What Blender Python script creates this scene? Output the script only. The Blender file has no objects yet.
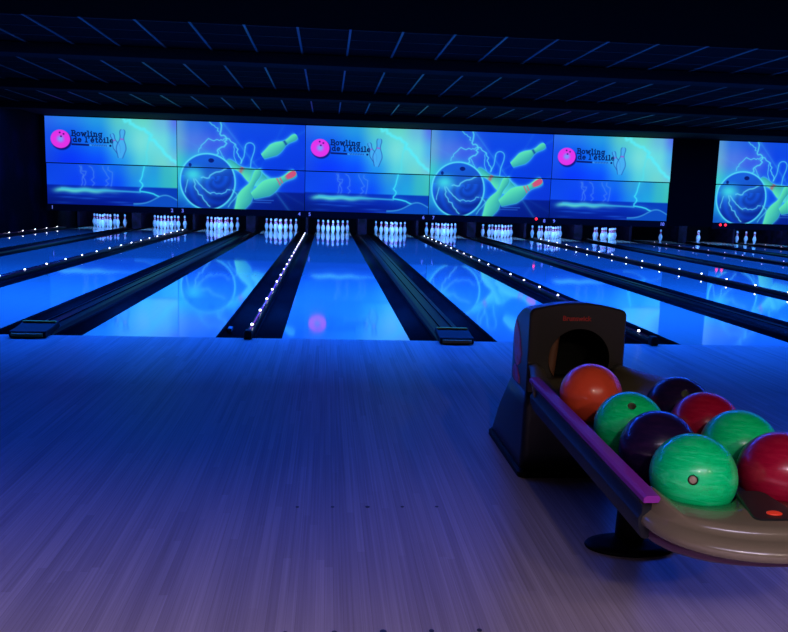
import bpy, bmesh, math, random
import numpy as np
from mathutils import Vector, Matrix
random.seed(4); rng = np.random.default_rng(4)
C = bpy.context.scene.collection
PI = math.pi
# ------------------------------------------------------------------ camera, world, big lights, exposure
cd = bpy.data.cameras.new('camera'); cam = bpy.data.objects.new('camera', cd); C.objects.link(cam)
F_, CX, CY, CZ, PIT, YAW, ROL = 812.63, -0.1742, -6.6639, 1.1971, .1472, .0847, .0302
cd.sensor_fit = 'HORIZONTAL'; cd.sensor_width = 36; cd.lens = 36 * F_ / 788; cd.clip_end = 100
fw = Vector((math.sin(YAW) * math.cos(PIT), math.cos(YAW) * math.cos(PIT), -math.sin(PIT)))
rt = Vector((math.cos(YAW), -math.sin(YAW), 0)); up = rt.cross(fw)
c_, s_ = math.cos(ROL), math.sin(ROL)
r2 = rt * c_ + up * s_; u2 = -rt * s_ + up * c_
M = Matrix((r2, u2, -fw)).transposed().to_4x4(); M.translation = (CX, CY, CZ)
cam.matrix_world = M
bpy.context.scene.camera = cam
vs = bpy.context.scene.view_settings
vs.view_transform = 'Standard'; vs.look = 'None'; vs.gamma = 1; vs.use_curve_mapping = False; vs.exposure = 0
w = bpy.data.worlds.new('world'); bpy.context.scene.world = w; w.use_nodes = True
w.node_tree.nodes['Background'].inputs[0].default_value = (0, 0, 0, 1); w.node_tree.nodes['Background'].inputs[1].default_value = 0

def area(name, loc, rot, sx, sy, power, col, spread=180):
    l = bpy.data.lights.new(name, 'AREA'); l.shape = 'RECTANGLE'; l.size = sx; l.size_y = sy
    l.energy = power; l.color = col; l.spread = math.radians(spread)
    o = bpy.data.objects.new(name, l); C.objects.link(o); o.location = loc; o.rotation_euler = rot
    return o
BLUE = (.003, .095, 1.0)
# blacklight tubes tucked behind the dropped ceiling edge and behind each ceiling beam
area('blacklight_tubes', (5.3, 2.302, 3.0), (0, 0, 0), 25.5, .065, 2600, (.003, .11, 1.0))
area('blacklight_tubes', (5.3, 2.55, 3.0), (math.radians(-45), 0, 0), 25.5, .07, 620, (.01, .085, 1.0))
for yy, pw in ((5.22, 1050), (9.22, 1200), (13.22, 1000)):
    area('blacklight_tubes', (5.3, yy, 3.0), (0, 0, 0), 25.5, .12, pw, BLUE)
# concourse lighting well behind the camera
area('concourse_light', (-1.7, -8.4, 2.8), (0, 0, 0), 7, .9, 560, (.72, .62, 1.0), 126)
for x, y, e in ((.1, -8.7, 105), (1.3, -9.4, 88), (2.4, -8.6, 55)):
    l = bpy.data.lights.new('downlight', 'SPOT'); l.energy = e; l.color = (1, .82, .66); l.shadow_soft_size = .045
    l.spot_size = math.radians(21); l.spot_blend = 1
    o = bpy.data.objects.new('downlight', l); C.objects.link(o); o.location = (x, y, 2.85)
    d = Vector((1.0, -4.42, .58)) - o.location; o.rotation_euler = d.to_track_quat('-Z', 'Y').to_euler()

# ------------------------------------------------------------------ helpers
def mat(name, col, rough=.5, metal=0, emis=None, estr=0, coat=0, spec=None, samp=None):
    m = bpy.data.materials.new(name); m.use_nodes = True
    b = m.node_tree.nodes['Principled BSDF']
    b.inputs['Base Color'].default_value = (*col, 1); b.inputs['Roughness'].default_value = rough
    b.inputs['Metallic'].default_value = metal; b.inputs['Coat Weight'].default_value = coat
    b.inputs['Coat Roughness'].default_value = .05
    if spec is not None: b.inputs['Specular IOR Level'].default_value = spec
    if emis: b.inputs['Emission Color'].default_value = (*emis, 1); b.inputs['Emission Strength'].default_value = estr
    if samp: m.cycles.emission_sampling = samp
    return m

def srgb(r, g, b):
    f = lambda c: ((c / 255 + .055) / 1.055) ** 2.4 if c / 255 > .04045 else c / 255 / 12.92
    return (f(r), f(g), f(b))

def noisy(m, scale, c1, c2, stretch=(1, 1, 1), lo=.35, hi=.65, detail=4, dist=0, bump=0):
    nt = m.node_tree; b = nt.nodes['Principled BSDF']
    tc = nt.nodes.new('ShaderNodeTexCoord'); mp = nt.nodes.new('ShaderNodeMapping'); n = nt.nodes.new('ShaderNodeTexNoise')
    cr = nt.nodes.new('ShaderNodeValToRGB'); mp.inputs['Scale'].default_value = stretch
    n.inputs['Scale'].default_value = scale; n.inputs['Detail'].default_value = detail; n.inputs['Distortion'].default_value = dist
    cr.color_ramp.elements[0].position = lo; cr.color_ramp.elements[0].color = (*c1, 1)
    cr.color_ramp.elements[1].position = hi; cr.color_ramp.elements[1].color = (*c2, 1)
    nt.links.new(tc.outputs['Object'], mp.inputs[0]); nt.links.new(mp.outputs[0], n.inputs['Vector'])
    nt.links.new(n.outputs['Fac'], cr.inputs[0]); nt.links.new(cr.outputs[0], b.inputs['Base Color'])
    if bump:
        bp = nt.nodes.new('ShaderNodeBump'); bp.inputs['Strength'].default_value = bump; bp.inputs['Distance'].default_value = .01
        nt.links.new(n.outputs['Fac'], bp.inputs['Height']); nt.links.new(bp.outputs[0], b.inputs['Normal'])
    return m

def wood(name, dark, light, rough, coat, contrast, spec=.5, bw=.0273):
    """boards running along Y, each its own tone, with a fine grain"""
    m = mat(name, light, rough, coat=coat, spec=spec); nt = m.node_tree; b = nt.nodes['Principled BSDF']
    N = nt.nodes.new; L = nt.links.new
    g = N('ShaderNodeNewGeometry'); sp = N('ShaderNodeSeparateXYZ'); L(g.outputs['Position'], sp.inputs[0])
    def math_(op, a, v=None, w=None):
        n = N('ShaderNodeMath'); n.operation = op
        for i, q in enumerate((a, v, w)):
            if q is None: continue
            if isinstance(q, (int, float)): n.inputs[i].default_value = q
            else: L(q, n.inputs[i])
        return n.outputs[0]
    xb = math_('DIVIDE', sp.outputs['X'], bw); ix = math_('FLOOR', xb); fx = math_('FRACT', xb)
    # board pieces about a metre long, each column with its own offset
    wn0 = N('ShaderNodeTexWhiteNoise'); wn0.noise_dimensions = '1D'; L(ix, wn0.inputs['W'])
    yo = math_('ADD', math_('DIVIDE', sp.outputs['Y'], 1.15), math_('MULTIPLY', wn0.outputs['Value'], 7))
    iy = math_('FLOOR', yo)
    cb = N('ShaderNodeCombineXYZ'); L(ix, cb.inputs[0]); L(iy, cb.inputs[1])
    wn = N('ShaderNodeTexWhiteNoise'); wn.noise_dimensions = '3D'; L(cb.outputs[0], wn.inputs['Vector'])
    mp = N('ShaderNodeMapping'); mp.inputs['Scale'].default_value = (120, 1.1, 1); L(g.outputs['Position'], mp.inputs[0])
    no = N('ShaderNodeTexNoise'); no.inputs['Scale'].default_value = 1; no.inputs['Detail'].default_value = 5; L(mp.outputs[0], no.inputs['Vector'])
    mp2 = N('ShaderNodeMapping'); mp2.inputs['Scale'].default_value = (3.2, .5, 1); L(g.outputs['Position'], mp2.inputs[0])
    n2 = N('ShaderNodeTexNoise'); n2.inputs['Scale'].default_value = 1.5; n2.inputs['Detail'].default_value = 3; L(mp2.outputs[0], n2.inputs['Vector'])
    f = math_('ADD', math_('MULTIPLY', wn.outputs['Value'], .26), math_('MULTIPLY', no.outputs['Fac'], .85))
    f = math_('ADD', f, math_('MULTIPLY', n2.outputs['Fac'], .45))
    f = math_('MULTIPLY_ADD', math_('SUBTRACT', f, .78), contrast, .5)
    edge = math_('GREATER_THAN', fx, .05)
    f = math_('SUBTRACT', f, math_('MULTIPLY', math_('SUBTRACT', 1, edge), .25 * contrast))
    mx = N('ShaderNodeMix'); mx.data_type = 'RGBA'; mx.clamp_factor = True
    L(f, mx.inputs[0]); mx.inputs[6].default_value = (*dark, 1); mx.inputs[7].default_value = (*light, 1)
    L(mx.outputs[2], b.inputs['Base Color'])
    return m

def box(bm, x0, x1, y0, y1, z0, z1, mi=0):
    v = [bm.verts.new(p) for p in ((x0, y0, z0), (x1, y0, z0), (x1, y1, z0), (x0, y1, z0), (x0, y0, z1), (x1, y0, z1), (x1, y1, z1), (x0, y1, z1))]
    for f in ((0, 3, 2, 1), (4, 5, 6, 7), (0, 1, 5, 4), (1, 2, 6, 5), (2, 3, 7, 6), (3, 0, 4, 7)):
        q = bm.faces.new([v[i] for i in f]); q.material_index = mi

def loft(bm, rings, cap=True, closed=True, mi=0):
    R = [[bm.verts.new(p) for p in r] for r in rings]
    n = len(R[0])
    for a, b in zip(R, R[1:]):
        for i in range(n if closed else n - 1):
            j = (i + 1) % n; f = bm.faces.new((a[i], a[j], b[j], b[i])); f.material_index = mi
    if cap and closed:
        bm.faces.new(list(reversed(R[0]))).material_index = mi; bm.faces.new(R[-1]).material_index = mi
    return R

def lathe(bm, prof, n=24, c=(0, 0, 0), mi=None):
    rings = [[(c[0] + r * math.cos(2 * PI * i / n), c[1] + r * math.sin(2 * PI * i / n), c[2] + z) for i in range(n)] for r, z in prof]
    R = [[bm.verts.new(p) for p in r] for r in rings]
    for k, (a, b) in enumerate(zip(R, R[1:])):
        for i in range(n):
            j = (i + 1) % n; f = bm.faces.new((a[i], a[j], b[j], b[i])); f.smooth = True
            if mi: f.material_index = mi(k)
    f = bm.faces.new(list(reversed(R[0]))); g = bm.faces.new(R[-1])
    if mi: f.material_index = mi(0); g.material_index = mi(len(R) - 2)

def tube(bm, pts, r, n=8):
    rings = []
    for i, p in enumerate(pts):
        a = Vector(pts[max(0, i - 1)]); b = Vector(pts[min(len(pts) - 1, i + 1)]); d = (b - a).normalized()
        s = d.cross(Vector((0, 0, 1)));
        if s.length < .01: s = Vector((1, 0, 0))
        s.normalize(); t = s.cross(d)
        rings.append([tuple(Vector(p) + s * r * math.cos(2 * PI * k / n) + t * r * math.sin(2 * PI * k / n)) for k in range(n)])
    loft(bm, rings)

def obj(name, bm, mats, parent=None, smooth=False, bevel=0, seg=2, label=None):
    bmesh.ops.recalc_face_normals(bm, faces=bm.faces)
    me = bpy.data.meshes.new(name); bm.to_mesh(me); bm.free()
    for m in (mats if isinstance(mats, (list, tuple)) else [mats]): me.materials.append(m)
    o = bpy.data.objects.new(name, me); C.objects.link(o)
    if smooth:
        for p in me.polygons: p.use_smooth = True
    if bevel:
        b = o.modifiers.new('bevel', 'BEVEL'); b.width = bevel; b.segments = seg; b.limit_method = 'ANGLE'; b.angle_limit = math.radians(35)
        for p in me.polygons: p.use_smooth = True
        n = o.modifiers.new('wn', 'WEIGHTED_NORMAL'); n.keep_sharp = False
    if parent: o.parent = parent
    if label: o['label'] = label
    return o

def tag(o, label, cat, group=None, kind=None):
    if label: o['label'] = label
    if cat: o['category'] = cat
    if group: o['group'] = group
    if kind: o['kind'] = kind
    return o
def struct(name, bm, m, **k):
    o = obj(name, bm, m, **k); o['kind'] = 'structure'; return o
def thing(name, label, cat, loc=(0, 0, 0), group=None):
    o = bpy.data.objects.new(name, None); C.objects.link(o); o.location = loc; o.empty_display_size = .1
    return tag(o, label, cat, group)
def copy_tree(o, loc):
    c = o.copy(); C.objects.link(c); c.location = loc
    for ch in list(o.children):
        d = ch.copy(); C.objects.link(d); d.parent = c
    return c

# ------------------------------------------------------------------ layout of the lanes
WN, WW, LW = .5425, .7456, 1.065     # narrow divider, wide divider, lane width
def LX(L):
    x = 0.0
    if L > 5:
        for k in range(5, L): x += LW + (WW if k % 2 else WN)
    else:
        for k in range(L, 5): x -= LW + (WW if k % 2 else WN)
    return x
LANES = list(range(1, 16))
END = 19.16; MASKY = 15.9; HC = 3.05
ORD = ['', 'first', 'second', 'third', 'fourth', 'fifth', 'sixth', 'seventh', 'eighth', 'ninth', 'tenth', 'eleventh', 'twelfth', 'thirteenth', 'fourteenth', 'fifteenth']
XL, XR, YB = -7.76, 18.0, -12.0

# ------------------------------------------------------------------ materials
M_app = wood('approach_wood', (.26, .19, .17), (.56, .44, .42), .36, 0, 1.25, spec=.10)
M_lane = wood('lane_wood', (.46, .42, .34), (.52, .50, .42), .045, .0, .6, spec=.42)
M_tile = noisy(mat('ceiling_tile', (.02, .02, .03), .95, spec=.05), 30, (.0015, .0018, .002), (.003, .0035, .004))
M_grid = mat('ceiling_bar', (.08, .08, .085), .38, spec=.6)
M_low = mat('lowered_ceiling', (.004, .004, .0035), .95, spec=.0)
M_cross = mat('ceiling_cross_bar', (.016, .016, .020), .6, spec=.2)
M_black = mat('black_paint', (.0022, .0022, .0024), .9, spec=.03)
M_beam = mat('beam_black', (.004, .004, .005), .9, spec=.1)
M_gut = noisy(mat('gutter_plastic', (.01, .012, .02), .45, spec=.03), 3, (.0012, .0018, .003), (.003, .0045, .006))
M_cap = mat('capping_black', (.003, .003, .004), .34, spec=.10)
M_kick = noisy(mat('kickback_purple_lit', (.02, .008, .03), .7, spec=.1), 5, (.003, .0015, .005), (.014, .006, .024))  # dark plates; the purple light on them is put into the base colour
M_bulb = mat('bulb_white', (1, 1, 1), .4, emis=(.85, .86, 1.0), estr=6, samp='NONE')
M_bulbd = mat('bulb_dim', (1, 1, 1), .4, emis=(.80, .62, .55), estr=.9, samp='NONE')
M_rope = mat('rope_tube_lit', (.2, .1, .3), .2, emis=(.45, .16, .80), estr=.28, samp='NONE')
M_roped = mat('rope_tube', (.02, .015, .03), .25, emis=(.2, .12, .7), estr=.03, samp='NONE')
M_pin = mat('pin_white', (.85, .85, .88), .25)
M_pinred = mat('pin_red', (.85, .06, .16), .25)
M_mural = noisy(mat('wall_mural', (.02, .01, .04), .9, spec=.05), .9, (.001, .001, .002), (.004, .002, .011), lo=.5, hi=.75, detail=2)

# ------------------------------------------------------------------ room shell
bm = bmesh.new(); box(bm, XL, XR, YB, 0, -.12, 0); struct('floor', bm, M_app)
bm = bmesh.new(); box(bm, XL, XR, 0.0, 20.4, -.3, -.13); struct('floor_under_lanes', bm, M_black)
bm = bmesh.new(); box(bm, XL, XR, YB, 2.2, 2.9, 3.3); struct('ceiling_lowered', bm, M_low)
bm = bmesh.new(); box(bm, XL, XR, 2.2, 20.4, HC, HC + .15); struct('ceiling', bm, M_tile)
bm = bmesh.new()
k = math.ceil((XL - .05) / .6)
while .05 + .6 * k < XR:
    x = .05 + .6 * k; box(bm, x - .013, x + .013, 2.21, 15.85, HC - .012, HC - .001); k += 1
struct('ceiling_grid', bm, M_grid); bm = bmesh.new()
y = 2.4
while y < 15.8:
    box(bm, XL + .01, XR - .01, y - .008, y + .008, HC - .006, HC - .0015); y += .6
struct('ceiling_cross_grid', bm, M_cross)
for yy in (4.72, 8.72, 12.72):
    bm = bmesh.new(); box(bm, XL + .01, XR - .01, yy, yy + .38, 2.9, HC - .013); struct('ceiling_beam', bm, M_beam)
bm = bmesh.new(); box(bm, XL + .01, XR - .01, 13.1, 15.88, 3.02, HC - .013); struct('ceiling_darkening_sheet', bm, M_beam)  # thin black sheet added to keep the lit ceiling above the pictures dark
bm = bmesh.new(); box(bm, XL - .2, XL, YB, 20.4, -.3, 3.3); struct('wall_left', bm, M_mural)
bm = bmesh.new(); box(bm, XR, XR + .2, YB, 20.4, -.3, 3.3); struct('wall_right', bm, M_black)
bm = bmesh.new(); box(bm, XL - .2, XR + .2, YB - .2, YB, -.3, 3.3); struct('wall_back', bm, M_black)
bm = bmesh.new(); box(bm, XL - .2, XR + .2, 20.4, 20.6, -.3, 3.3); struct('wall_far', bm, M_black)
XM0, XM1 = LX(1) - LW / 2 - WN / 2, LX(10) + LW / 2 + WN / 2        # left edge of the first picture, right edge of the fifth
XR0 = 10.79
bm = bmesh.new(); box(bm, XM1 + .004, XR0 - .004, 15.87, 16.3, .58, HC - .001); struct('wall_column', bm, M_black)
bm = bmesh.new(); box(bm, XL + .001, XM0 - .01, 15.9, 16.1, .62, HC - .001); struct('trim_1', bm, M_black)
bm = bmesh.new(); box(bm, XR0 + 3.43, XR - .001, 15.9, 16.1, .62, HC - .001); struct('wall_header', bm, M_black)

# ------------------------------------------------------------------ lanes
for L in LANES:
    x = LX(L)
    bm = bmesh.new(); box(bm, x - LW / 2, x + LW / 2, 0.002, END, -.07, 0)
    o = obj('bowling_lane', bm, M_lane)
    tag(o, '%s polished bowling lane from the left wall, glowing blue%s' % (ORD[L], ', with purple ball reflection' if False else ''), 'lane', 'bowling lanes')

def gutter_bm(x0, x1):
    bm = bmesh.new(); n = 12; xc = (x0 + x1) / 2; r = (x1 - x0) / 2
    ring = lambda y, t: [(xc - (r - t) * math.cos(PI * i / n), y, .0 - (.085 - t) * math.sin(PI * i / n) ** .8 - t * .0) for i in range(n + 1)]
    outer = lambda y: [(xc - r * math.cos(PI * i / n), y, -.004 - .092 * math.sin(PI * i / n) ** .8) for i in range(n + 1)]
    rings = []
    for y in (.003, END):
        a = ring(y, .005); b = outer(y); rings.append(a + list(reversed(b)))
    loft(bm, rings)
    return bm

# dividers between lanes: two gutters, a black capping, lights or a ball track lid, and a block at the foul line
SHO = {0: 'beside the left wall', 4: 'with the brightest dotted lights, left of the middle lane', 2: 'third from the left wall'}
G = .235
for D in range(0, 16):        # divider D lies between lane D and lane D + 1
    wide = D % 2 == 1
    x0 = LX(D) + LW / 2 if D > 0 else XM0 - WN / 2
    x1 = LX(D + 1) - LW / 2 if D < 15 else x0 + WW
    xc = (x0 + x1) / 2
    kind = 'wide black divider with two rails' if wide else 'narrow black divider under lights'
    where = 'along the left wall' if D == 0 else ('between %s and %s lanes' % (ORD[D], ORD[D + 1]) if D < 15 else 'right of the fifteenth lane')
    t = thing('lane_divider', '%s, %s' % (kind, where), 'lane divider', (xc, 0, 0), 'lane dividers')
    hw = (x1 - x0) / 2
    if D > 0:
        g = obj('gutter', gutter_bm(-hw + .001, -hw + G), M_gut, t, smooth=True)
    g = obj('gutter', gutter_bm(hw - G, hw - .001), M_gut, t, smooth=True)
    c = hw - G if D > 0 else .035
    bm = bmesh.new()
    if wide:
        loft(bm, [[(-c + .001, y, -.12), (c - .001, y, -.12), (c - .001, y, .0), (c - .02, y, .022), (.07, y, .034), (-.07, y, .034), (-c + .02, y, .022), (-c + .001, y, .0)] for y in (.01, 17.4)])
        obj('capping', bm, M_cap, t, bevel=.006)
        bm = bmesh.new()
        for sx in (-.055, .055): tube(bm, [(sx, .36, .037), (sx, 17.3, .037)], .006, 6)
        obj('track_rail', bm, M_gut, t, smooth=True)
    else:
        loft(bm, [[(-c + .001, y, -.12), (c - .001, y, -.12), (c - .001, y, .02), (c - .012, y, .045), (-c + .012, y, .045), (-c + .001, y, .02)] for y in (.01, 17.4)])
        obj('capping', bm, M_cap, t, bevel=.005)

M_shoe = mat('track_block_grey', (.085, .065, .05), .4)
M_shoed = mat('track_block_dark', (.014, .011, .009), .5, spec=.1)
M_bar = mat('beige_bar', (.80, .45, .07), .5, spec=.1)
M_lip = mat('brown_lip', (.45, .17, .04), .4, spec=.1)
for D in (1, 3, 5, 7, 9, 11, 13):
    xc = (LX(D) + LX(D + 1)) / 2
    t = thing('ball_track_block', 'low dark end block with beige bar, between the %s and %s lanes' % (ORD[D], ORD[D + 1]), 'end block', (xc, 0, 0), 'end blocks of the wide dividers')
    bm = bmesh.new()
    loft(bm, [[(x, -.155 + abs(x) * abs(x) * .8, 0.001), (x, -.17 + abs(x) ** 2 * .8, .03), (x, -.14, .055), (x, -.02, .06), (x, .18, .085), (x, .20, .05), (x, .20, .0355)] for x in (-.142, -.135, -.07, 0, .07, .135, .142)])
    obj('block', bm, M_shoed, t, bevel=.006)
    bm = bmesh.new(); box(bm, -.132, .132, .12, .152, .082, .094); obj('bar', bm, M_bar, t, bevel=.003)
    bm = bmesh.new()
    loft(bm, [[(x, -.180 + x * x * .8, .012), (x, -.180 + x * x * .8, .034), (x, -.168 + x * x * .8, .041), (x, -.160 + x * x * .8, .012)] for x in (-.12, -.08, -.04, 0, .04, .08, .12)])
    obj('lip', bm, M_lip, t, smooth=True)
for D in (0, 2, 4, 6, 8, 10, 12, 14):
    xc = (LX(D) + LX(D + 1)) / 2 if D else XM0
    where = 'by the left wall' if D == 0 else 'between %s and %s lanes' % (ORD[D], ORD[D + 1])
    bm = bmesh.new(); loft(bm, [[(sx * s, y, z) for sx, z in ((-.034, .002), (.034, .002), (.034, .05), (.022, .075), (-.022, .075), (-.034, .05))] for y, s in ((-.075, .85), (-.06, 1), (.0, 1), (.008, .9))])
    o = obj('divider_end_cap', bm, M_shoed, bevel=.004); o.location = (xc, 0, 0)
    tag(o, 'small black cap ending the narrow divider, %s' % where, 'end cap', 'end caps of the narrow dividers')
    # string of lights
    t = thing('light_string', 'dotted string of small lights on the divider, %s' % where, 'light string', (xc, 0, .045), 'light strings on the narrow dividers')
    bm = bmesh.new(); tube(bm, [(0, .1, .008), (0, 17.3, .008)], .0065, 8); obj('tube', bm, M_rope if D == 4 else M_roped, t, smooth=True)
    first = None
    for k in range(20):
        if first is None:
            bm = bmesh.new(); lathe(bm, [(.0105, 0), (.012, .006), (.010, .013), (.005, .017)], 12)
            first = obj('bulb', bm, M_bulb if D in (0, 2, 4, 6, 8) else M_bulbd, t, smooth=True); first.location = (0, .30, .0145)
        else:
            b = first.copy(); C.objects.link(b); b.parent = t; b.location = (0, .30 + .862 * k, .0145)
bm = bmesh.new(); box(bm, -.018, .018, -.055, .055, 0, .03)
M_sens = mat('sensor_grey', (.20, .21, .22), .5)
o = obj('foul_sensor', bm, M_sens, bevel=.006); o.location = (LX(4) + LW / 2 + .05, .62, -.045); tag(o, 'small grey foul sensor in the gutter right of the fourth lane', 'sensor')

# pin deck: partitions, side walls, curtain
for D in range(0, 16):
    wide = D % 2 == 1; hw = (WW if wide else WN) / 2 - G
    xc = (LX(D) + LX(D + 1)) / 2 if 0 < D < 15 else (XM0 if D == 0 else LX(15) + LW / 2 + WW / 2)
    bm = bmesh.new(); box(bm, xc - hw, xc + hw, 18.62, 20.3, -.12, .60)
    o = obj('pin_deck_partition', bm, M_kick, bevel=.008)
    tag(o, 'dark upright partition coloured as purple-lit beside the pin decks, %s' % ('against the left wall' if D == 0 else ('between the %s and %s lanes' % (ORD[D], ORD[D + 1]) if D < 15 else 'right of the last lane')), 'partition', 'partitions between the pin decks')

# ------------------------------------------------------------------ bowling pins
PIN = [(.0256, 0), (.0285, .008), (.0359, .030), (.0455, .065), (.0535, .092), (.0597, .114), (.0605, .125), (.0597, .140), (.0560, .163), (.0500, .185), (.0400, .210), (.0310, .230), (.0260, .245), (.0245, .2555), (.0233, .265), (.0232, .272), (.0236, .282), (.0244, .290), (.0272, .308), (.0305, .325), (.0323, .343), (.0305, .360), (.0245, .373), (.0120, .3803), (.003, .381)]
bm = bmesh.new(); lathe(bm, PIN, 20, mi=lambda k: 1 if k in (11, 12, 15, 16, 17) else 0)
pin_me = bpy.data.meshes.new('bowling_pin'); bmesh.ops.recalc_face_normals(bm, faces=bm.faces); bm.to_mesh(pin_me); bm.free()
pin_me.materials.append(M_pin); pin_me.materials.append(M_pinred)
PP = {1: (0, 0, 'head pin at the front point'), 2: (-1, 1, 'left pin of the second row'), 3: (1, 1, 'right pin of the second row'), 4: (-2, 2, 'left pin of the third row'), 5: (0, 2, 'middle pin of the third row'), 6: (2, 2, 'right pin of the third row'),
      7: (-3, 3, 'leftmost pin of the back row'), 8: (-1, 3, 'back row pin left of centre'), 9: (1, 3, 'back row pin right of centre'), 10: (3, 3, 'rightmost pin of the back row')}
full = set(range(1, 11))
STAND = {L: full for L in range(1, 10)}; STAND[10] = full - {7}; STAND[11] = {3}; STAND[12] = {4, 8}; STAND[13] = {7, 8, 5}
for L, ks in STAND.items():
    for k in sorted(ks):
        a, b, wh = PP[k]
        o = bpy.data.objects.new('bowling_pin', pin_me); C.objects.link(o)
        o.location = (LX(L) + a * .1524, 18.29 + b * .264, 0.0005)
        desc = '%s, %s lane from the left' % (wh, ORD[L])
        lab = 'white red-necked %s' % desc if L not in (11,) else 'lone dim unlit pin standing on the eleventh lane, left of the black column'
        tag(o, lab, 'bowling pin', 'bowling pins')
for L in LANES:
    e = 38 if L <= 10 else {11: .9, 12: 40, 13: 28}.get(L, 1)
    area('pin_deck_lamp', (LX(L), 17.35, .78), (math.radians(58), 0, 0), 1.2, .10, e, (.045, .33, 1.0))
    area('pin_deck_lamp', (LX(L), 17.9, .86), (math.radians(30), 0, 0), 1.2, .10, e * .07, (1.0, .36, .8))
    # lane back curtain
bm = bmesh.new(); box(bm, XL + .01, XR - .01, 20.31, 20.36, -.12, .9)
struct('wall_pit_curtain', bm, mat('curtain', (.004, .004, .006), .95, spec=.05))
bm = bmesh.new(); box(bm, XL + .01, XR - .01, 17.2, 20.3, .92, .97)
struct('ceiling_pin_deck', bm, M_black)

# ------------------------------------------------------------------ the pictures above the lanes, computed colour by colour
W_, H_ = 760.0, 510.0
def lin(c):
    c = np.asarray(c, float) / 255.0
    return np.where(c <= .04045, c / 12.92, ((c + .055) / 1.055) ** 2.4)
def field(x, y, xs, ys, cols):
    """smooth blend of a coarse table of colours (sRGB 0..255)"""
    cols = np.asarray(cols, float); xs = np.asarray(xs, float); ys = np.asarray(ys, float)
    ix = np.clip(np.searchsorted(xs, x) - 1, 0, len(xs) - 2); iy = np.clip(np.searchsorted(ys, y) - 1, 0, len(ys) - 2)
    fx = np.clip((x - xs[ix]) / (xs[ix + 1] - xs[ix]), 0, 1)[..., None]; fy = np.clip((y - ys[iy]) / (ys[iy + 1] - ys[iy]), 0, 1)[..., None]
    fx = fx * fx * (3 - 2 * fx); fy = fy * fy * (3 - 2 * fy)
    return (cols[iy, ix] * (1 - fx) + cols[iy, ix + 1] * fx) * (1 - fy) + (cols[iy + 1, ix] * (1 - fx) + cols[iy + 1, ix + 1] * fx) * fy
def dseg(x, y, pts):
    d = np.full(x.shape, 1e9)
    for (ax, ay), (bx, by) in zip(pts, pts[1:]):
        vx, vy = bx - ax, by - ay; q = vx * vx + vy * vy + 1e-9
        t = np.clip(((x - ax) * vx + (y - ay) * vy) / q, 0, 1)
        d = np.minimum(d, np.hypot(x - ax - t * vx, y - ay - t * vy))
    return d
def over(col, c, a):
    a = np.clip(a, 0, 1)[..., None]; return col * (1 - a) + np.asarray(c, float) * a
def bolt(col, x, y, pts, w, c, a=1.0):
    d = dseg(x, y, pts); return over(col, c, a * np.maximum(np.exp(-(d / w) ** 2), .35 * np.exp(-d / (w * 2.6))))
def jag(pts, amp, seed, n=5):
    r = np.random.default_rng(seed); out = []
    for (ax, ay), (bx, by) in zip(pts, pts[1:]):
        L = math.hypot(bx - ax, by - ay)
        for k in range(n):
            t = k / n; o = r.normal() * amp if k else 0
            out.append((ax + (bx - ax) * t - (by - ay) / L * o, ay + (by - ay) * t + (bx - ax) / L * o))
    return out + [pts[-1]]
def pin_shape(x, y, cx, cy, ang, s):
    """signed mask and inner coordinates of a bowling pin; ang points to its head"""
    ca, sa = math.cos(ang), math.sin(ang)
    u = ((x - cx) * ca + (y - cy) * sa) / s; v = (-(x - cx) * sa + (y - cy) * ca) / s      # u 0 base .. 1 head
    zz = np.array([z / .381 for r, z in PIN]); rr = np.array([r / .381 for r, z in PIN])
    h = np.interp(u, zz, rr, left=-.05, right=-.05)
    return (h - np.abs(v)) * s, u, v / np.maximum(h, .01)

# stroke letters with slab serifs: baseline y = 0, x-height 1, y upward
def arc(cx, cy, rx, ry, a0, a1, n=12):
    return [(cx + rx * math.cos(math.radians(a0 + (a1 - a0) * i / n)), cy + ry * math.sin(math.radians(a0 + (a1 - a0) * i / n))) for i in range(n + 1)]
GL = {
 'B': (1.15, [[(.2, 0), (.2, 1.5)], [(.0, 1.5), (.6, 1.5)] + arc(.6, 1.15, .35, .35, 90, -90) + [(.2, .8)], [(.6, .8)] + arc(.65, .4, .4, .4, 90, -90) + [(0, 0)]]),
 'o': (1.0, [arc(.45, .5, .42, .5, 0, 360)]),
 'w': (1.35, [[(.1, 1), (.38, 0), (.65, .85), (.92, 0), (1.2, 1)], [(-.05, 1), (.28, 1)], [(1.02, 1), (1.35, 1)]]),
 'l': (.62, [[(.05, 1.5), (.3, 1.5), (.3, 0)], [(0, 0), (.6, 0)]]),
 'i': (.62, [[(.05, 1), (.3, 1), (.3, 0)], [(0, 0), (.6, 0)], [(.28, 1.36), (.32, 1.4)]]),
 'n': (1.12, [[(.0, 1), (.2, 1), (.2, 0)], [(0, 0), (.42, 0)], [(.2, .72)] + arc(.53, .66, .3, .34, 150, 0) + [(.83, 0)], [(.65, 0), (1.05, 0)]]),
 'g': (1.05, [arc(.42, .55, .36, .42, 0, 360), [(.95, 1.0), (.78, .95), (.78, -.15)] + arc(.45, -.15, .33, .28, 0, -160)]),
 'd': (1.08, [arc(.42, .48, .38, .48, 0, 360), [(.62, 1.5), (.82, 1.5), (.82, 0), (1.02, 0)]]),
 'e': (1.0, [[(.08, .52), (.85, .52)] + arc(.46, .5, .40, .5, 0, 315)]),
 'E': (1.0, [[(.08, .52), (.85, .52)] + arc(.46, .5, .40, .5, 0, 315), [(.42, 1.22), (.62, 1.5)]]),
 't': (.8, [[(.3, 1.4), (.3, .2)] + arc(.52, .22, .22, .22, 180, 330), [(.02, 1), (.65, 1)]]),
 "'": (.4, [[(.2, 1.5), (.14, 1.15)]]), ' ': (.5, [])}
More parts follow.
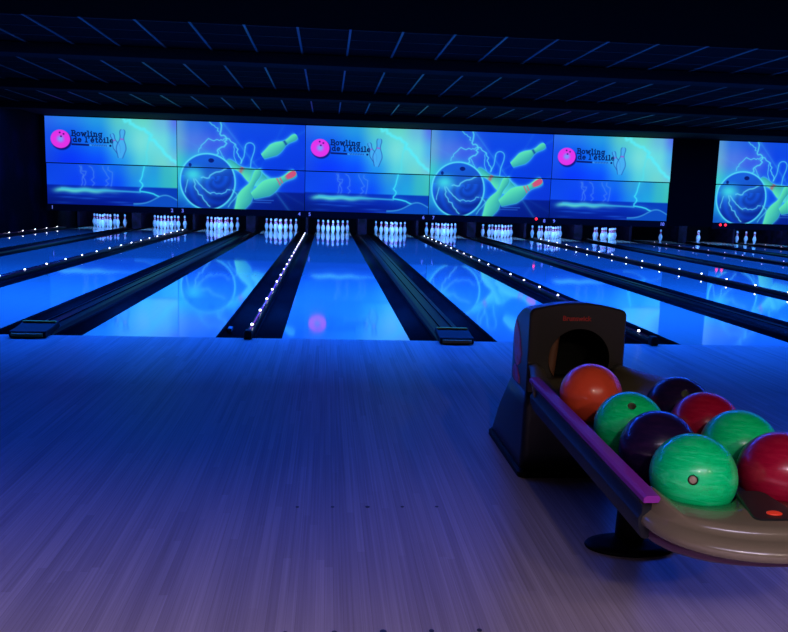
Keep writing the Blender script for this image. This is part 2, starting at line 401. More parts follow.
def text_dist(x, y, s, x0, y0, h, track=.0):
    d = np.full(x.shape, 1e9); px = x0
    for ch in s:
        adv, st = GL[ch]
        for line in st:
            pts = [(px + a * h, y0 - b * h) for a, b in line]
            bx0, bx1 = min(p[0] for p in pts) - 12, max(p[0] for p in pts) + 12; by0, by1 = min(p[1] for p in pts) - 12, max(p[1] for p in pts) + 12
            mk = (x > bx0) & (x < bx1) & (y > by0) & (y < by1)
            if mk.any(): d[mk] = np.minimum(d[mk], dseg(x[mk], y[mk], pts))
        px += (adv + track) * h
    return d, px

def art_logo(x, y):
    up = y < 282
    cU = field(x, y, [0, 130, 300, 430, 560, 680, 760], [0, 130, 282], [
        [(45, 110, 225), (40, 130, 225), (40, 160, 215), (95, 205, 185), (110, 220, 185), (110, 190, 210), (90, 120, 225)],
        [(25, 85, 220), (12, 85, 225), (20, 125, 225), (75, 200, 210), (130, 232, 200), (115, 225, 205), (85, 180, 220)],
        [(20, 70, 215), (10, 55, 235), (10, 75, 240), (35, 150, 225), (90, 215, 205), (120, 220, 190), (120, 200, 200)]])
    cL = field(x, y, [0, 200, 400, 520, 620, 700, 760], [290, 400, 410, 510], [
        [(12, 70, 215), (15, 75, 225), (20, 110, 225), (50, 160, 200), (40, 160, 205), (60, 190, 180), (70, 200, 175)],
        [(15, 75, 220), (12, 65, 230), (12, 80, 235), (30, 140, 220), (35, 170, 210), (55, 190, 185), (65, 200, 170)],
        [(5, 35, 150), (6, 40, 170), (8, 45, 175), (8, 50, 175), (8, 50, 170), (8, 60, 170), (8, 60, 165)],
        [(4, 22, 110), (5, 25, 125), (4, 22, 130), (5, 30, 140), (6, 40, 150), (8, 60, 175), (8, 65, 175)]])
    col = np.where(up[..., None], cU, cL) * np.array((.92, .955, 1.05))
    # the broad lightning arc and its vertical branch
    col = bolt(col, x, y, jag([(455, 0), (520, 45), (600, 85), (645, 150), (690, 205), (760, 262)], 5, 3), 13, (90, 235, 245), .9)
    col = bolt(col, x, y, jag([(600, 85), (590, 180), (578, 282)], 5, 5), 8, (80, 225, 235), .45)
    col = bolt(col, x, y, jag([(568, 290), (555, 345), (540, 372), (558, 395), (540, 428), (620, 440), (665, 458)], 3, 7, 3), 5, (60, 225, 245), .95)
    for k, px in enumerate((205, 215, 262, 340, 372)):
        col = bolt(col, x, y, jag([(px - 15, 300), (px + 8, 345), (px - 6 + 8 * k % 9, 405)], 7, 20 + k, 4), 3, (90, 150, 235), .55)
    # bright foam along the horizon and swells below it
    foam = np.exp(-((y - 432 - 3 * np.sin(x * .05)) / 14) ** 2) * (1 / (1 + np.exp(-(x - 45) / 12))) * (1 / (1 + np.exp((x - 370) / 40)))
    col = over(col, (90, 215, 210), foam * .95)
    col = over(col, (60, 180, 230), np.exp(-((y - 428 - (x - 300) * .02) / 5) ** 2) * ((x > 80) & (x < 545)) * .8)
    for cx, cy, L, c in ((120, 470, 60, .5), (235, 475, 60, .6), (420, 492, 60, .6), (180, 452, 110, .4), (330, 462, 90, .35), (480, 505, 70, .5), (90, 500, 50, .3)):
        col = over(col, (30, 95, 215), np.exp(-(((x - cx) / L) ** 2) - ((y - cy) / 5) ** 2) * c)
    hill = 498 - 52 * np.exp(-((x - 690) / 85) ** 2)
    col = over(col, (12, 75, 190), (y > hill) * (y > 290) * 1.0 * (x > 500))
    col = over(col, (70, 170, 225), np.exp(-((y - hill) / 4) ** 2) * (x > 500) * .75)
    # logo: pink ball
    cx, cy, r = 87, 137, 58
    d = np.hypot(x - cx - 6, y - cy - 9); col = over(col, (10, 10, 110), np.clip((r + 5 - d) / 9, 0, 1) * .95)
    d = np.hypot(x - cx, y - cy); t = np.clip(d / r, 0, 1)
    pk = lin((120, 150, 255)) [None] * 0
    c0 = np.array((120, 150, 255.)); c1 = np.array((225, 50, 230.)); tt = np.clip((t - .12) / .38, 0, 1)[..., None]
    ballc = c0 * (1 - tt) + c1 * tt
    a = np.clip((r - d) / 4, 0, 1)[..., None]; col = col * (1 - a) + ballc * a
    for hx, hy, hr in ((84, 98, 7), (106, 106, 7), (91, 121, 7)):
        col = over(col, (60, 10, 110), np.clip((hr - np.hypot(x - hx, y - hy)) / 3, 0, 1) * .9)
    # lettering
    d, e = text_dist(x, y, 'Bowling', 152, 115, 21, .25); col = over(col, (6, 22, 70), np.clip((4.6 - d) / 2.5, 0, 1))
    d, e = text_dist(x, y, "de l'Etoile", 160, 151, 20.5, .27); col = over(col, (6, 22, 70), np.clip((4.6 - d) / 2.5, 0, 1))
    col = over(col, (8, 18, 90), np.clip((7 - dseg(x, y, [(155, 167), (250, 169)])) / 3, 0, 1))
    col = over(col, (60, 150, 235), np.clip((7 - dseg(x, y, [(256, 169), (362, 170)])) / 3, 0, 1) * .8)
    for q in range(9):
        col = over(col, (10, 40, 130), np.clip((3.6 - dseg(x, y, [(268 + q * 10, 166), (272 + q * 10, 172)])) / 2, 0, 1) * .6)
    col = over(col, (8, 18, 90), np.clip((8 - np.hypot(x - 374, y - 169)) / 3, 0, 1))
    # two outlined pins
    for cx, cy, ang, s in ((424, 215, math.radians(-109), 128), (431, 243, math.radians(-85), 178)):
        m, u, v = pin_shape(x, y, cx, cy, ang, s)
        col = over(col, (70, 170, 240), np.clip(m / 3, 0, 1) * .8)
        col = over(col, (35, 75, 165), np.exp(-(m / 2.6) ** 2) * .85)
        col = over(col, (150, 90, 200), np.clip(m / 3, 0, 1) * np.exp(-((u - .66) / .025) ** 2))
    return col

def art_ball(x, y):
    col = field(x, y, [0, 90, 250, 400, 760], [0, 120, 270, 400, 412, 510], [
        [(85, 150, 215), (45, 110, 225), (25, 80, 225), (15, 75, 225), (12, 70, 225)],
        [(100, 165, 205), (75, 120, 225), (55, 85, 225), (12, 65, 225), (10, 60, 222)],
        [(60, 205, 195), (40, 160, 215), (35, 90, 225), (8, 62, 225), (8, 55, 215)],
        [(35, 150, 215), (15, 110, 225), (15, 80, 225), (12, 70, 225), (10, 50, 210)],
        [(30, 140, 205), (12, 100, 215), (10, 70, 190), (8, 35, 150), (5, 22, 130)],
        [(15, 80, 190), (10, 80, 190), (8, 60, 180), (5, 30, 140), (4, 18, 110)]])
    ln = (85, 215, 240)
    # sky lightning
    B = [([(255, 0), (252, 70), (290, 95), (285, 135), (240, 165), (235, 195)], 6, 5.5), ([(290, 95), (345, 130), (360, 190), (378, 240)], 5, 4), ([(285, 98), (250, 110), (185, 100), (140, 145), (125, 185)], 4, 3.2),
         ([(190, 0), (225, 30), (245, 55)], 4, 3), ([(340, 130), (335, 190), (350, 240)], 3, 2.2), ([(245, 165), (262, 190), (280, 225)], 3, 2.2)]
    for k, (p, am, w2) in enumerate(B): col = bolt(col, x, y, jag(p, am, 40 + k, 4), w2, ln, .9)
    # outlined far pin
    outl = arc(430, 145, 28, 28, 180, 360) + [(455, 170), (437, 225), (432, 285)]
    col = bolt(col, x, y, outl, 4, ln, .8); col = bolt(col, x, y, [(402, 145), (395, 200), (375, 245)], 4, ln, .8)
    # flying pin, upper right
    def pin(col, cx, cy, ang, s, glow=True, tip=None):
        m, u, v = pin_shape(x, y, cx, cy, math.radians(ang), s)
        if glow: col = over(col, (70, 200, 245), np.exp(-np.clip(-m, 0, 99) / 7) * .75)
        sh = np.clip(.55 - .45 * v, 0, 1)[..., None]
        c = np.array((40, 150, 165.)) * (1 - sh) + np.array((95, 235, 175.)) * sh
        a = np.clip(m / 3, 0, 1)[..., None]; col = col * (1 - a) + c * a
        if tip:
            col = over(col, tip, np.clip(m / 3 - 2, 0, 1) * np.clip((u - .74) / .06, 0, 1))
        return col, m, u
    col, m, u = pin(col, 505, 198, -33, 245)
    col = over(col, (15, 70, 150), np.clip(m / 3, 0, 1) * np.exp(-((u - .66) / .03) ** 2) * .9)
    # struck pins behind the ball
    col, m, u = pin(col, 560, 375, -128, 130)
    col, m, u = pin(col, 555, 372, -153, 300)
    col = over(col, (185, 70, 90), np.clip(m / 3, 0, 1) * np.exp(-((u - .66) / .04) ** 2) * .7)
    col, m, u = pin(col, 352, 532, -62, 285)
    col, m, u = pin(col, 445, 432, -29, 300, tip=(205, 80, 110))
    for q in (.60, .66): col = over(col, (200, 80, 120), np.clip(m / 3, 0, 1) * np.exp(-((u - q) / .016) ** 2) * .8)
    col = over(col, (60, 130, 225), np.exp(-((y - 455) / 3) ** 2) * ((x > 470) & (x < 575)) * .6)
    col = over(col, (60, 130, 225), np.exp(-((y - 468) / 3) ** 2) * ((x > 440) & (x < 560)) * .5)
    # the great ball
    cx, cy, r = 178, 355, 163
    d = np.hypot(x - cx, y - cy)
    col = over(col, (50, 190, 235), np.exp(-np.clip(d - r, 0, 999) / 14) * .6)
    nx, ny = (x - cx) / r, (y - cy) / r
    shade = np.clip(.55 - .55 * ny - .15 * nx, 0, 1)[..., None]
    bc = np.array((5, 25, 125.)) * (1 - shade) + np.array((25, 95, 215.)) * shade
    sw = .5 + .5 * np.sin(9 * np.hypot(nx - .25, ny + .05) * 2.2 + 3 * np.arctan2(ny + .05, nx - .25)); bc = bc + np.array((5, 28, 60.)) * (sw * (ny > -.2))[..., None] * .6
    a = np.clip((r - d) / 3, 0, 1)[..., None]; col = col * (1 - a) + bc * a
    ins = (d < r)
    col = over(col, (60, 215, 225), np.exp(-(np.hypot((x - 92) / 60, (y - 318) / 42)) ** 2) * ins * .95)
    col = over(col, (6, 15, 90), np.clip((15 - np.hypot((x - 200) / 1.3, y - 232)) / 4, 0, 1) * .9)
    col = over(col, (6, 15, 90), np.clip((13 - np.hypot((x - 75) * 1.2, y - 262)) / 4, 0, 1) * .8)
    for k, (p, w2) in enumerate([([(95, 345), (105, 400), (150, 455), (190, 500)], 4.5), ([(105, 345), (150, 395), (195, 425)], 4.5), ([(140, 335), (185, 335), (230, 300), (290, 278)], 5), ([(200, 420), (260, 425), (310, 400)], 3), ([(60, 350), (45, 420)], 3)]):
        col = bolt(col, x, y, jag(p, 4, 70 + k, 4), w2, (90, 205, 240), .9 * 1.0)
    col = over(col, (90, 225, 245), np.exp(-((d - r) / 5) ** 2) * .9)
    col = bolt(col, x, y, jag([(325, 400), (355, 430), (300, 500)], 5, 99, 3), 4, ln, .7)
    return col

M_art = mat('backlit_print', (.01, .01, .01), .35, spec=.3)
_nt = M_art.node_tree; _a = _nt.nodes.new('ShaderNodeVertexColor'); _a.layer_name = 'print'
_nt.links.new(_a.outputs[0], _nt.nodes['Principled BSDF'].inputs['Emission Color']); _nt.nodes['Principled BSDF'].inputs['Emission Strength'].default_value = 1.0
M_art.cycles.emission_sampling = 'FRONT'
M_frame = mat('picture_case', (.01, .01, .012), .6)
PW = 3.4201
def axis(a, b, f0, f1, fine, coarse):
    s = []
    for p, q, st in ((a, f0, coarse), (f0, f1, fine), (f1, b, coarse)):
        if q - p > 1e-6: s.append(np.linspace(p, q, max(2, int(math.ceil((q - p) / st))) + 1)[:-1])
    return np.concatenate(s + [[b]])
def panel_mesh(name, art, y0, y1, width, z0, z1, fx, fy):
    """y0, y1 in picture units; z0 the bottom and z1 the top in metres"""
    xs = axis(0, W_, *fx); ys = axis(y0, y1, *fy)
    X, Y = np.meshgrid(xs, ys); col = lin(np.clip(art(X, Y), 0, 255))
    nx, ny = len(xs), len(ys)
    V = np.zeros((ny * nx + 8, 3)); V[:ny * nx, 0] = (X / W_ * (width - .016) + .008).ravel(); V[:ny * nx, 2] = (z1 - (Y - y0) / (y1 - y0) * (z1 - z0)).ravel()
    e = .003
    V[ny * nx:] = [(.008 - e, .0, z0 - e), (width - .008 + e, .0, z0 - e), (width - .008 + e, .0, z1 + e), (.008 - e, .0, z1 + e), (.008 - e, .04, z0 - e), (width - .008 + e, .04, z0 - e), (width - .008 + e, .04, z1 + e), (.008 - e, .04, z1 + e)]
    V[ny * nx:ny * nx + 4, 1] = .002
    i = np.arange((ny - 1) * nx).reshape(ny - 1, nx)[:, :-1].ravel()
    Fq = np.stack([i, i + nx, i + nx + 1, i + 1], 1)
    b = ny * nx; Fb = np.array([[b, b + 1, b + 2, b + 3], [b + 4, b + 7, b + 6, b + 5], [b, b + 4, b + 5, b + 1], [b + 1, b + 5, b + 6, b + 2], [b + 2, b + 6, b + 7, b + 3], [b + 3, b + 7, b + 4, b]])
    Fa = np.concatenate([Fq, Fb]); me = bpy.data.meshes.new(name)
    me.vertices.add(len(V)); me.vertices.foreach_set('co', V.ravel())
    me.loops.add(Fa.size); me.loops.foreach_set('vertex_index', Fa.ravel().astype(np.int32))
    me.polygons.add(len(Fa)); me.polygons.foreach_set('loop_start', (np.arange(len(Fa)) * 4).astype(np.int32))
    mi = np.zeros(len(Fa), np.int32); mi[len(Fq):] = 1; me.polygons.foreach_set('material_index', mi)
    me.update(calc_edges=True); me.validate()
    at = me.color_attributes.new('print', 'FLOAT_COLOR', 'POINT')
    cc = np.ones((len(V), 4)); cc[:, :3] = 0; cc[:ny * nx, :3] = col.reshape(-1, 3); at.data.foreach_set('color', cc.ravel())
    me.materials.append(M_art); me.materials.append(M_frame)
    return me
ZB, ZS, ZT = .705, 1.785, 2.995
logoU = panel_mesh('upper_panel', art_logo, 0, 282, PW, ZS + .012, ZT, (140, 400, 1.1, 3.0), (85, 185, 1.1, 3.0))
logoL = panel_mesh('lower_panel', art_logo, 290, 510, PW, ZB, ZS - .012, (300, 310, 2.6, 3.0), (400, 410, 2.6, 2.6))
ballU = panel_mesh('upper_panel', art_ball, 0, 274, PW, ZS + .012, ZT, (100, 500, 2.0, 2.6), (0, 274, 2.2, 2.2))
ballL = panel_mesh('lower_panel', art_ball, 280, 510, PW, ZB, ZS - .012, (0, 600, 2.2, 2.8), (290, 510, 2.2, 2.2))
U = [('ball', XM0 + i * (PW - .0042) if False else None) for i in range(0)]
edges = [XM0] + [(LX(2 * i) + LX(2 * i + 1)) / 2 for i in range(1, 5)] + [XM1]
PL = ['leftmost wide picture with pink ball logo and lightning over the sea', 'picture of a blue bowling ball striking green pins, left of the middle logo picture', 'middle picture with pink ball logo, above the two centre lanes',
      'picture of a blue bowling ball striking green pins, right of the middle logo picture', 'right picture with pink ball logo and lightning, just left of the black column', 'far right picture of a ball striking green pins, right of the black column']
for i in range(6):
    x = edges[i] if i < 5 else XR0
    wd = (edges[i + 1] - edges[i]) if i < 5 else PW
    t = thing('lane_picture', PL[i], 'backlit picture', (x, MASKY, 0), 'backlit pictures above the lanes')
    t.scale = (wd / PW, 1, 1)
    a, b = (logoU, logoL) if i % 2 == 0 else (ballU, ballL)
    o = bpy.data.objects.new('upper_panel', a); C.objects.link(o); o.parent = t
    o = bpy.data.objects.new('lower_panel', b); C.objects.link(o); o.parent = t; o.location = (0, .035, 0)
    bm = bmesh.new(); box(bm, .0, PW, .08, .25, .60, HC - .002); obj('case', bm, M_black, t)

# numbers and little lamps under the pictures
def digit(ch, x, col, label):
    cu = bpy.data.curves.new('lane_number', 'FONT'); cu.body = ch; cu.size = .13; cu.extrude = .003; cu.align_x = 'CENTER'; cu.offset = .002
    tmp = bpy.data.objects.new('tmp', cu); C.objects.link(tmp)
    me = bpy.data.meshes.new_from_object(tmp.evaluated_get(bpy.context.evaluated_depsgraph_get())); bpy.data.objects.remove(tmp)
    o = bpy.data.objects.new('lane_number', me); C.objects.link(o); me.materials.clear(); me.materials.append(col)
    o.location = (x, MASKY - .012, .575); o.rotation_euler = (PI / 2, 0, 0)
    tag(o, label, 'number', 'lane numbers under the pictures')
M_num = mat('number_glow', (.3, .3, .5), .5, emis=(.13, .16, .42), estr=1.0, samp='NONE')
bm = bmesh.new(); box(bm, XM0, XM1, MASKY + .0, MASKY + .06, .53, .695)
struct('trim_2', bm, mat('number_rail', (.004, .004, .005), .7, spec=.1))
bm = bmesh.new(); box(bm, XR0, XR0 + PW, MASKY + .0, MASKY + .06, .53, .695)
struct('trim_3', bm, bpy.data.materials['number_rail'])
for D in (0, 2, 4, 6, 8, 10):
    xc = edges[D // 2]
    for L, dx in ((D, -.14), (D + 1, .14)):
        if L < 1 or L > 10: continue
        digit(str(L), xc + dx, M_num, 'small pale lane number %d glowing on the rail under the pictures' % L)
M_red = mat('red_lamp', (.6, 0, 0), .3, emis=(1.0, .015, .03), estr=3.2, samp='NONE')
for i, (x, lab) in enumerate(((5.66, 'red indicator lamp left of lane number 8 under the pictures'), (11.03, 'left of the two red lamps beside the black column'), (11.18, 'right of the two red lamps beside the black column'))):
    bm = bmesh.new(); lathe(bm, [(.034, 0), (.036, .012), (.028, .026), (.012, .032)], 16)
    o = obj('indicator_lamp', bm, M_red, smooth=True); o.location = (x, MASKY - .001, .645 if i else .665); o.rotation_euler = (PI / 2, 0, 0)
    tag(o, lab, 'lamp', 'red lamps under the pictures')

# ------------------------------------------------------------------ dots on the approach
M_dot = mat('dot_dark', (.012, .008, .012), .5)
for (y, row, r) in ((-3.66, 'farther', .0095), (-4.57, 'nearer', .0105)):
    for i in range(-2, 3):
        nm = ['leftmost', 'second from the left', 'large middle one', 'second from the right', 'rightmost'][i + 2]
        bm = bmesh.new(); rr = r * (1.3 if i == 0 else 1) * .72
        lathe(bm, [(rr, 0), (rr, .0012), (rr * .9, .0016)], 16)
        o = obj('approach_dot', bm, M_dot); o.location = (i * .1352, y, 0)
        tag(o, 'dark round dot inlaid in the approach, %s in the %s row' % (nm, row), 'floor dot', 'approach dots')

# ------------------------------------------------------------------ ball return
R0 = (.905, 0, 0)
ret = thing('ball_return', 'grey ball return with round opening and two-row rack on the approach', 'ball return', R0)
M_hood = mat('hood_grey', (.030, .022, .020), .36)
M_ped = mat('pedestal_grey', (.020, .017, .019), .38)
M_blk = mat('base_black', (.003, .003, .003), .55, spec=.10)
M_beige = mat('tray_beige', (.20, .155, .10), .24, coat=.5)
M_beiged = mat('shoulder_beige', (.14, .11, .07), .45)
M_purple = mat('rail_purple', (.30, .03, .36), .45, spec=.15)
M_skirt = mat('skirt_blue', (.010, .011, .018), .5, spec=.3)
M_bed = mat('bed_black', (.01, .01, .02), .5)
def hood_ring(y, hw, z0, z1, arch, r):
    pts = [(-hw, z0), (hw, z0)]
    n = 6
    for i in range(n + 1):
        a = PI / 2 * i / n; pts.append((hw - r + r * math.cos(a), z1 - r + r * math.sin(a)))
    m = 8
    for i in range(1, m): 
        t = i / m; pts.append(((hw - r) * (1 - 2 * t), z1 + arch * math.sin(PI * t)))
    for i in range(n + 1):
        a = PI / 2 + PI / 2 * i / n; pts.append((-hw + r + r * math.cos(a), z1 - r + r * math.sin(a)))
    return [(x, y, z) for x, z in pts]
bm = bmesh.new()
loft(bm, [hood_ring(-3.3, .206, .375, .735, .026, .03), hood_ring(-3.293, .212, .375, .741, .026, .03), hood_ring(-3.2, .212, .375, .738, .024, .03), hood_ring(-3.13, .212, .375, .722, .022, .03), hood_ring(-3.06, .211, .375, .69, .018, .03), hood_ring(-3.01, .208, .375, .64, .01, .03), hood_ring(-2.985, .204, .375, .57, .006, .03), hood_ring(-2.98, .20, .375, .44, .002, .02)])
hood = obj('hood', bm, [M_hood, M_blk], ret)
for p in hood.data.polygons: p.use_smooth = False
def cut(o, bmc, m2):
    c = obj('cutter', bmc, m2)
    md = o.modifiers.new('cut', 'BOOLEAN'); md.object = c; md.operation = 'DIFFERENCE'; md.solver = 'EXACT'
    c.location = o.parent.location if o.parent else (0, 0, 0)
    bpy.context.view_layer.update()
    me = bpy.data.meshes.new_from_object(o.evaluated_get(bpy.context.evaluated_depsgraph_get()))
    o.modifiers.clear(); o.data = me; bpy.data.objects.remove(c)
bm = bmesh.new()
loft(bm, [[(.012 + .128 * s * math.cos(2 * PI * i / 48), y, .52 + .128 * s * math.sin(2 * PI * i / 48)) for i in range(48)] for y, s in ((-3.4, 1.06), (-3.303, 1.06), (-3.28, 1), (-3.03, .96))])
cut(hood, bm, M_blk)
b = hood.modifiers.new('bevel', 'BEVEL'); b.width = .005; b.segments = 2; b.limit_method = 'ANGLE'; b.angle_limit = math.radians(50)
# brown ball lift wheel seen through the opening
bm = bmesh.new()
loft(bm, [[(-.075 + .026 * math.cos(a) + .045 * (z - .5) * 2, -3.17 + .03 * math.sin(a), z) for a in [2 * PI * i / 14 for i in range(14)]] for z in (.405, .45, .5, .55, .60, .625)])
obj('lift_belt', bm, mat('belt_brown', (.20, .075, .04), .5), ret, smooth=True)
def rect_ring(z, hw, y0, y1, r=.03, n=4):
    pts = []
    for cx, cy, a0 in ((hw - r, y0 + r, -90), (hw - r, y1 - r, 0), (-hw + r, y1 - r, 90), (-hw + r, y0 + r, 180)):
        for i in range(n + 1):
            a = math.radians(a0 + 90 * i / n); pts.append((cx + r * math.cos(a), cy + r * math.sin(a), z))
    return pts
bm = bmesh.new(); loft(bm, [rect_ring(.03, .222, -3.305, -2.665), rect_ring(.10, .219, -3.302, -2.71), rect_ring(.20, .216, -3.30, -2.79), rect_ring(.30, .214, -3.30, -2.90), rect_ring(.374, .213, -3.297, -2.985)])
obj('pedestal', bm, M_ped, ret, smooth=True)
bm = bmesh.new(); loft(bm, [rect_ring(.0005, .234, -3.335, -2.645), rect_ring(.022, .234, -3.335, -2.645), rect_ring(.034, .226, -3.318, -2.66)])
obj('base_plate', bm, M_blk, ret)
# curved red and purple side emblem
def emblem(side):
    bm = bmesh.new(); X = side * .2128
    for pts in ([(-3.06, .655), (-3.10, .64), (-3.155, .585), (-3.185, .52), (-3.17, .475), (-3.12, .455), (-3.075, .475), (-3.05, .54), (-3.045, .60)],
                [(-3.08, .455), (-3.13, .445), (-3.17, .41), (-3.18, .385), (-3.10, .382), (-3.05, .40), (-3.045, .43)]):
        vs_ = [bm.verts.new((X + side * .0025, y, z)) for y, z in pts]; v2 = [bm.verts.new((X - side * .001, y, z)) for y, z in pts]
        bm.faces.new(vs_); n = len(pts)
        for i in range(n): bm.faces.new((vs_[i], v2[i], v2[(i + 1) % n], vs_[(i + 1) % n]))
    return bm
M_emb = noisy(mat('emblem_red', (.3, .03, .08), .4), 14, (.75, .06, .12), (.60, .12, .45), lo=.4, hi=.6)
for s in (-1, 1): obj('side_emblem', emblem(s), M_emb, ret, label='curved dark red and purple emblem')
# maker's name above the opening
cu = bpy.data.curves.new('maker_name', 'FONT'); cu.body = 'Brunswick'; cu.size = .029; cu.extrude = .0012; cu.offset = .0007; cu.align_x = 'CENTER'; cu.space_character = 1.02
tmp = bpy.data.objects.new('tmp', cu); C.objects.link(tmp)
me = bpy.data.meshes.new_from_object(tmp.evaluated_get(bpy.context.evaluated_depsgraph_get())); bpy.data.objects.remove(tmp)
me.materials.clear(); me.materials.append(mat('red_letters', (.55, .035, .03), .4))
o = bpy.data.objects.new('lettering', me); C.objects.link(o); o.parent = ret; o.location = (-.008, -3.3015, .690); o.rotation_euler = (PI / 2, 0, 0); o['label'] = 'thin red lettering'

# rack
RB, RF = -3.74, -4.93           # back and front of the rails
for s in (-1, 1):
    bm = bmesh.new()
    loft(bm, [[(s * x, y, z) for x, z in ((.300, .521 - d), (.292, .527 - d), (.262, .527 - d), (.257, .519 - d), (.262, .508 - d), (.300, .508 - d))] for y, d in ((RB + .06, 0), (-4.83, .034))])
    obj('rail', bm, M_purple, ret, bevel=.002)
    bm = bmesh.new()
    loft(bm, [[(s * x, y, z - d) for x, z in ((.297, .507), (.262, .507), (.262, .41), (.268, .40), (.283, .402), (.294, .432), (.297, .455), (.288, .468), (.287, .490), (.296, .497))] for y, d in ((RB + .05, 0), (-4.795, .034))])
    obj('side_skirt', bm, M_skirt, ret, bevel=.002)
bm = bmesh.new()
prof = []
for i in range(41):
    x = -.261 + .522 * i / 40; xb = -.128 if x < 0 else .120
    z = .5050 - math.sqrt(max(.1115 ** 2 - min(abs(x - xb), .106) ** 2, 0)); prof.append((x, min(z, .468)))
loft(bm, [[(x, y, z) for x, z in prof] + [(.255, y, .385), (-.255, y, .385)] for y in (-3.76, -4.78)])
obj('rack_bed', bm, M_bed, ret, smooth=False)
# beige shoulder piece that leads from the opening to the rack
bm = bmesh.new()
rows = []
for y, hw, lip in ((-3.302, .208, .0), (-3.36, .214, .004), (-3.46, .238, .006), (-3.58, .270, .012), (-3.68, .292, .018), (-3.74, .303, .022)):
    top = [(-hw, .495 + lip), (-hw + .03, .505 + lip), (-hw + .06, .485 + lip * .4), (-.15, .434), (-.07, .448), (.07, .448), (.15, .434), (hw - .06, .485 + lip * .4), (hw - .03, .505 + lip), (hw, .495 + lip)]
    rows.append([(x, y, z) for x, z in top] + [(hw - .015, y, .43), (hw - .04, y, .40), (-hw + .04, y, .40), (-hw + .015, y, .43)])
loft(bm, rows); obj('shoulder_tray', bm, M_beiged, ret, smooth=True)
# front tray
balls_front = ((-.128, -4.72), (.120, -4.70))
def yb(x):
    y = -4.76
    for bx, by in balls_front:
        if abs(x - bx) < .105: y = min(y, by - math.sqrt(.105 ** 2 - (x - bx) ** 2))
    return y
bm = bmesh.new(); rings = []
NT = 72
sec = [(-.060, .463), (-.046, .459), (-.040, .452), (-.037, .444), (-.020, .441), (.000, .436), (.012, .426), (.015, .414), (.010, .403), (-.01, .394), (-.06, .390)]
def front_pt(th, off):
    ax, ay = .275 + (off * .22 if off < 0 else off), .255 + off
    c, s = math.cos(th), math.sin(th)
    return (ax * math.copysign(abs(s) ** .85, s), -4.75 - ay * abs(c) ** .85)
for i in range(NT + 1):
    th = -PI / 2 + PI * i / NT; x0 = .258 * math.sin(th)
    y0 = yb(x0); ring = [(x0, y0, .392), (x0, y0, .440), (x0, y0 - .004, .467)]
    xm, ym = front_pt(th, -.055); ring.append(((x0 + xm) / 2, min((y0 + ym) / 2, y0 - .008), .469))
    for off, z in sec:
        x, y = front_pt(th, off); y = min(y, y0 - .012 + (0 if off < 0 else 0)) if off < 0 else y
        ring.append((x, y, z))
    rings.append([(x, y, z + (.026 * min(1, max(0, (abs(x) - .215) / .04)) if z > .445 else 0)) for x, y, z in ring])
loft(bm, rings); obj('front_tray', bm, M_beige, ret, smooth=True)
bm = bmesh.new()
loft(bm, [[(front_pt(t_, -.03 if z > .37 else -.06)[0], front_pt(t_, -.03 if z > .37 else -.06)[1], z) for t_ in [-PI / 2 + PI * i / 24 for i in range(25)]] for z in (.392, .378, .362)])
obj('tray_underside', bm, mat('underside_purple', (.10, .03, .09), .4), ret, smooth=True)
# reset pad
def rr(cx, cy, pts, r, z, n=5):
    out = []
    m = len(pts)
    for i in range(m):
        p0 = Vector(pts[i - 1]); p = Vector(pts[i]); p1 = Vector(pts[(i + 1) % m])
        a = p + (p0 - p).normalized() * r; b = p + (p1 - p).normalized() * r
        for k in range(n + 1):
            t = k / n; q = a * (1 - t) ** 2 + p * 2 * t * (1 - t) + b * t * t; out.append((cx + q.x, cy + q.y, z))
    return out
pp = [(-.036, .072), (-.066, -.085), (.066, -.085), (.036, .072)]
bm = bmesh.new(); loft(bm, [rr(0, -4.835, pp, .024, .455), rr(0, -4.835, pp, .024, .4685), rr(0, -4.835, [(a * .93, b * .93) for a, b in pp], .022, .4715)])

for v in bm.verts: v.co.z += .004 + (v.co.y + 4.835) * .10
obj('control_pad', bm, mat('pad_dark', (.02, .018, .018), .4), ret, smooth=False, label='dark control pad')
pad = ret.children[-1]
bm = bmesh.new(); lathe(bm, [(.0165, 0), (.0165, .002), (.012, .004), (.004, .0048)], 20)
o = obj('button', bm, mat('button_red', (.5, .02, .01), .4, emis=(.9, .05, .02), estr=.35, samp='NONE'), pad, smooth=True, label='glowing red button'); o.location = (.0, -4.888, .4705); o.scale = (1.15, .8, 1)
# support column and foot
bm = bmesh.new(); lathe(bm, [(.052, .02), (.050, .08), (.044, .22), (.040, .398)], 28); o = obj('column', bm, M_blk, ret, smooth=True); o.location = (.003, -4.02, 0)
bm = bmesh.new(); lathe(bm, [(.160, .0005), (.163, .006), (.158, .012), (.12, .020), (.07, .026), (.055, .034)], 48); o = obj('foot', bm, M_blk, ret, smooth=True); o.location = (.003, -4.03, 0); o.scale = (1, .58, 1)

# ------------------------------------------------------------------ bowling balls
def swirl(name, base, dark, light, rough=.3, hi=.62):
    m = mat(name, base, rough, coat=.3, spec=.3)
    nt = m.node_tree; N = nt.nodes.new; L = nt.links.new; b = nt.nodes['Principled BSDF']
    tc = N('ShaderNodeTexCoord'); mp = N('ShaderNodeMapping'); mp.inputs['Rotation'].default_value = (.5, .3, .9); mp.inputs['Scale'].default_value = (1, 1, 5.5)
    n = N('ShaderNodeTexNoise'); n.inputs['Scale'].default_value = 11; n.inputs['Detail'].default_value = 6; n.inputs['Distortion'].default_value = 1.6; n.inputs['Roughness'].default_value = .62
    cr = N('ShaderNodeValToRGB'); e = cr.color_ramp.elements
    e[0].position = .33; e[0].color = (*dark, 1); e[1].position = hi + .12; e[1].color = (*light, 1)
    k = e.new(.5); k.color = (*base, 1)
    L(tc.outputs['Object'], mp.inputs[0]); L(mp.outputs[0], n.inputs['Vector']); L(n.outputs['Fac'], cr.inputs[0]); L(cr.outputs[0], b.inputs['Base Color'])
    return m
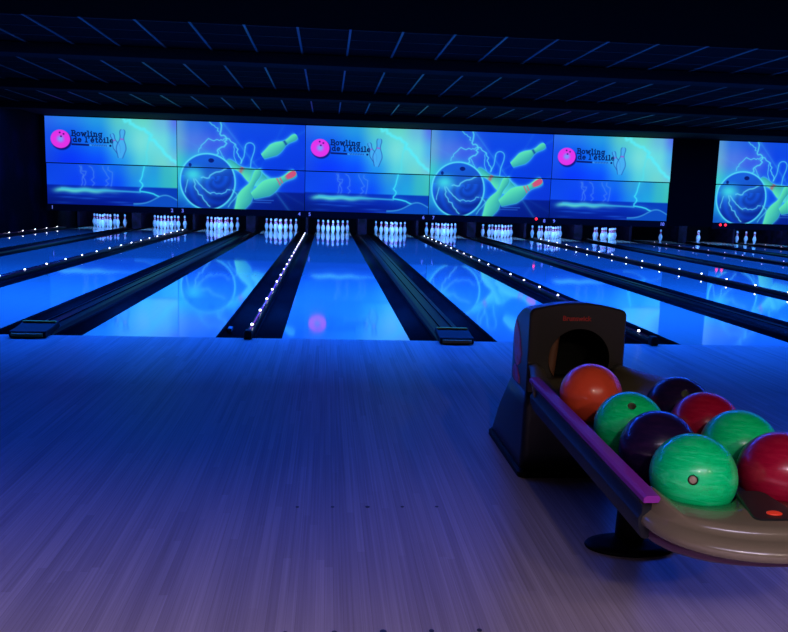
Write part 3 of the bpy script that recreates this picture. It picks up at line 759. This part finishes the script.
M_bo = mat('ball_orange', (1.0, .095, .04), .28, coat=.15)
M_bg = swirl('ball_green', (.0, .86, .25), (.0, .72, .20), (.06, .92, .36))
M_bm = swirl('ball_magenta', (.42, .003, .035), (.35, .002, .028), (.52, .02, .055))
M_bn = swirl('ball_navy', (.015, .006, .045), (.011, .004, .038), (.04, .010, .06))
M_hole = mat('hole_dark', (.05, .06, .03), .6)
M_holeb = mat('hole_beige', (.42, .30, .22), .5)
RBALL = .1085
def ball(x, y, m, label, holes, z=.505, plug=False):
    rot = (0, 0, 0)
    t = thing('bowling_ball', label, 'bowling ball', (.905 + x, y, z), 'bowling balls on the return rack')
    bm = bmesh.new(); bmesh.ops.create_uvsphere(bm, u_segments=64, v_segments=40, radius=RBALL)
    o = obj('shell', bm, [m, M_hole])
    bc = bmesh.new()
    for d in holes:
        d = Vector(d).normalized(); q = d.to_track_quat('Z', 'Y').to_matrix()
        loft(bc, [[tuple(q @ Vector((.0125 * math.cos(2 * PI * i / 20), .0125 * math.sin(2 * PI * i / 20), z))) for i in range(20)] for z in (.085, .125)])
    cut(o, bc, M_hole)
    for p in o.data.polygons: p.use_smooth = True
    sh = o.data; 
    o.parent = t; o.rotation_euler = rot
    if plug:
        d = Vector(holes[0]).normalized(); bm = bmesh.new(); lathe(bm, [(.0095, 0), (.0095, .012), (.007, .0135)], 16)
        p = obj('grip_insert', bm, M_holeb, t, smooth=True, label='beige insert in the finger hole'); p.location = d * .091; p.rotation_euler = d.to_track_quat('Z', 'Y').to_euler()
    return t
tocam = lambda x, y: (Vector((CX, CY, CZ)) - Vector((.905 + x, y, .505))).normalized()
def toward(x, y, du, dv):
    c = tocam(x, y); a = math.sqrt(max(0, 1 - du * du - dv * dv)); return c * a + r2 * du + u2 * dv
ball(-.140, -3.925, M_bo, 'glossy orange bowling ball in front of the round opening', [(.4, .5, .7)], z=.522)
ball(-.128, -4.270, M_bg, 'green bowling ball between the orange ball and a dark blue ball', [toward(-.128, -4.27, .08, .60)])
ball(-.128, -4.495, M_bn, 'dark blue bowling ball in the left row, behind the front green ball', [(.5, .6, .4)])
ball(-.128, -4.720, M_bg, 'green bowling ball with beige finger hole at the front of the left row', [toward(-.128, -4.72, .0, -.10)], plug=True)
ball(.130, -4.040, M_bn, 'dark blue bowling ball farthest back in the right row', [toward(.13, -4.04, .22, .42)])
ball(.120, -4.262, M_bm, 'magenta bowling ball behind the right green ball', [(-.5, .6, .4)])
ball(.120, -4.480, M_bg, 'green bowling ball in the right row between two magenta balls', [(.5, .6, .4)])
ball(.120, -4.700, M_bm, 'magenta bowling ball at the front right corner of the rack', [(.5, .6, .4)])
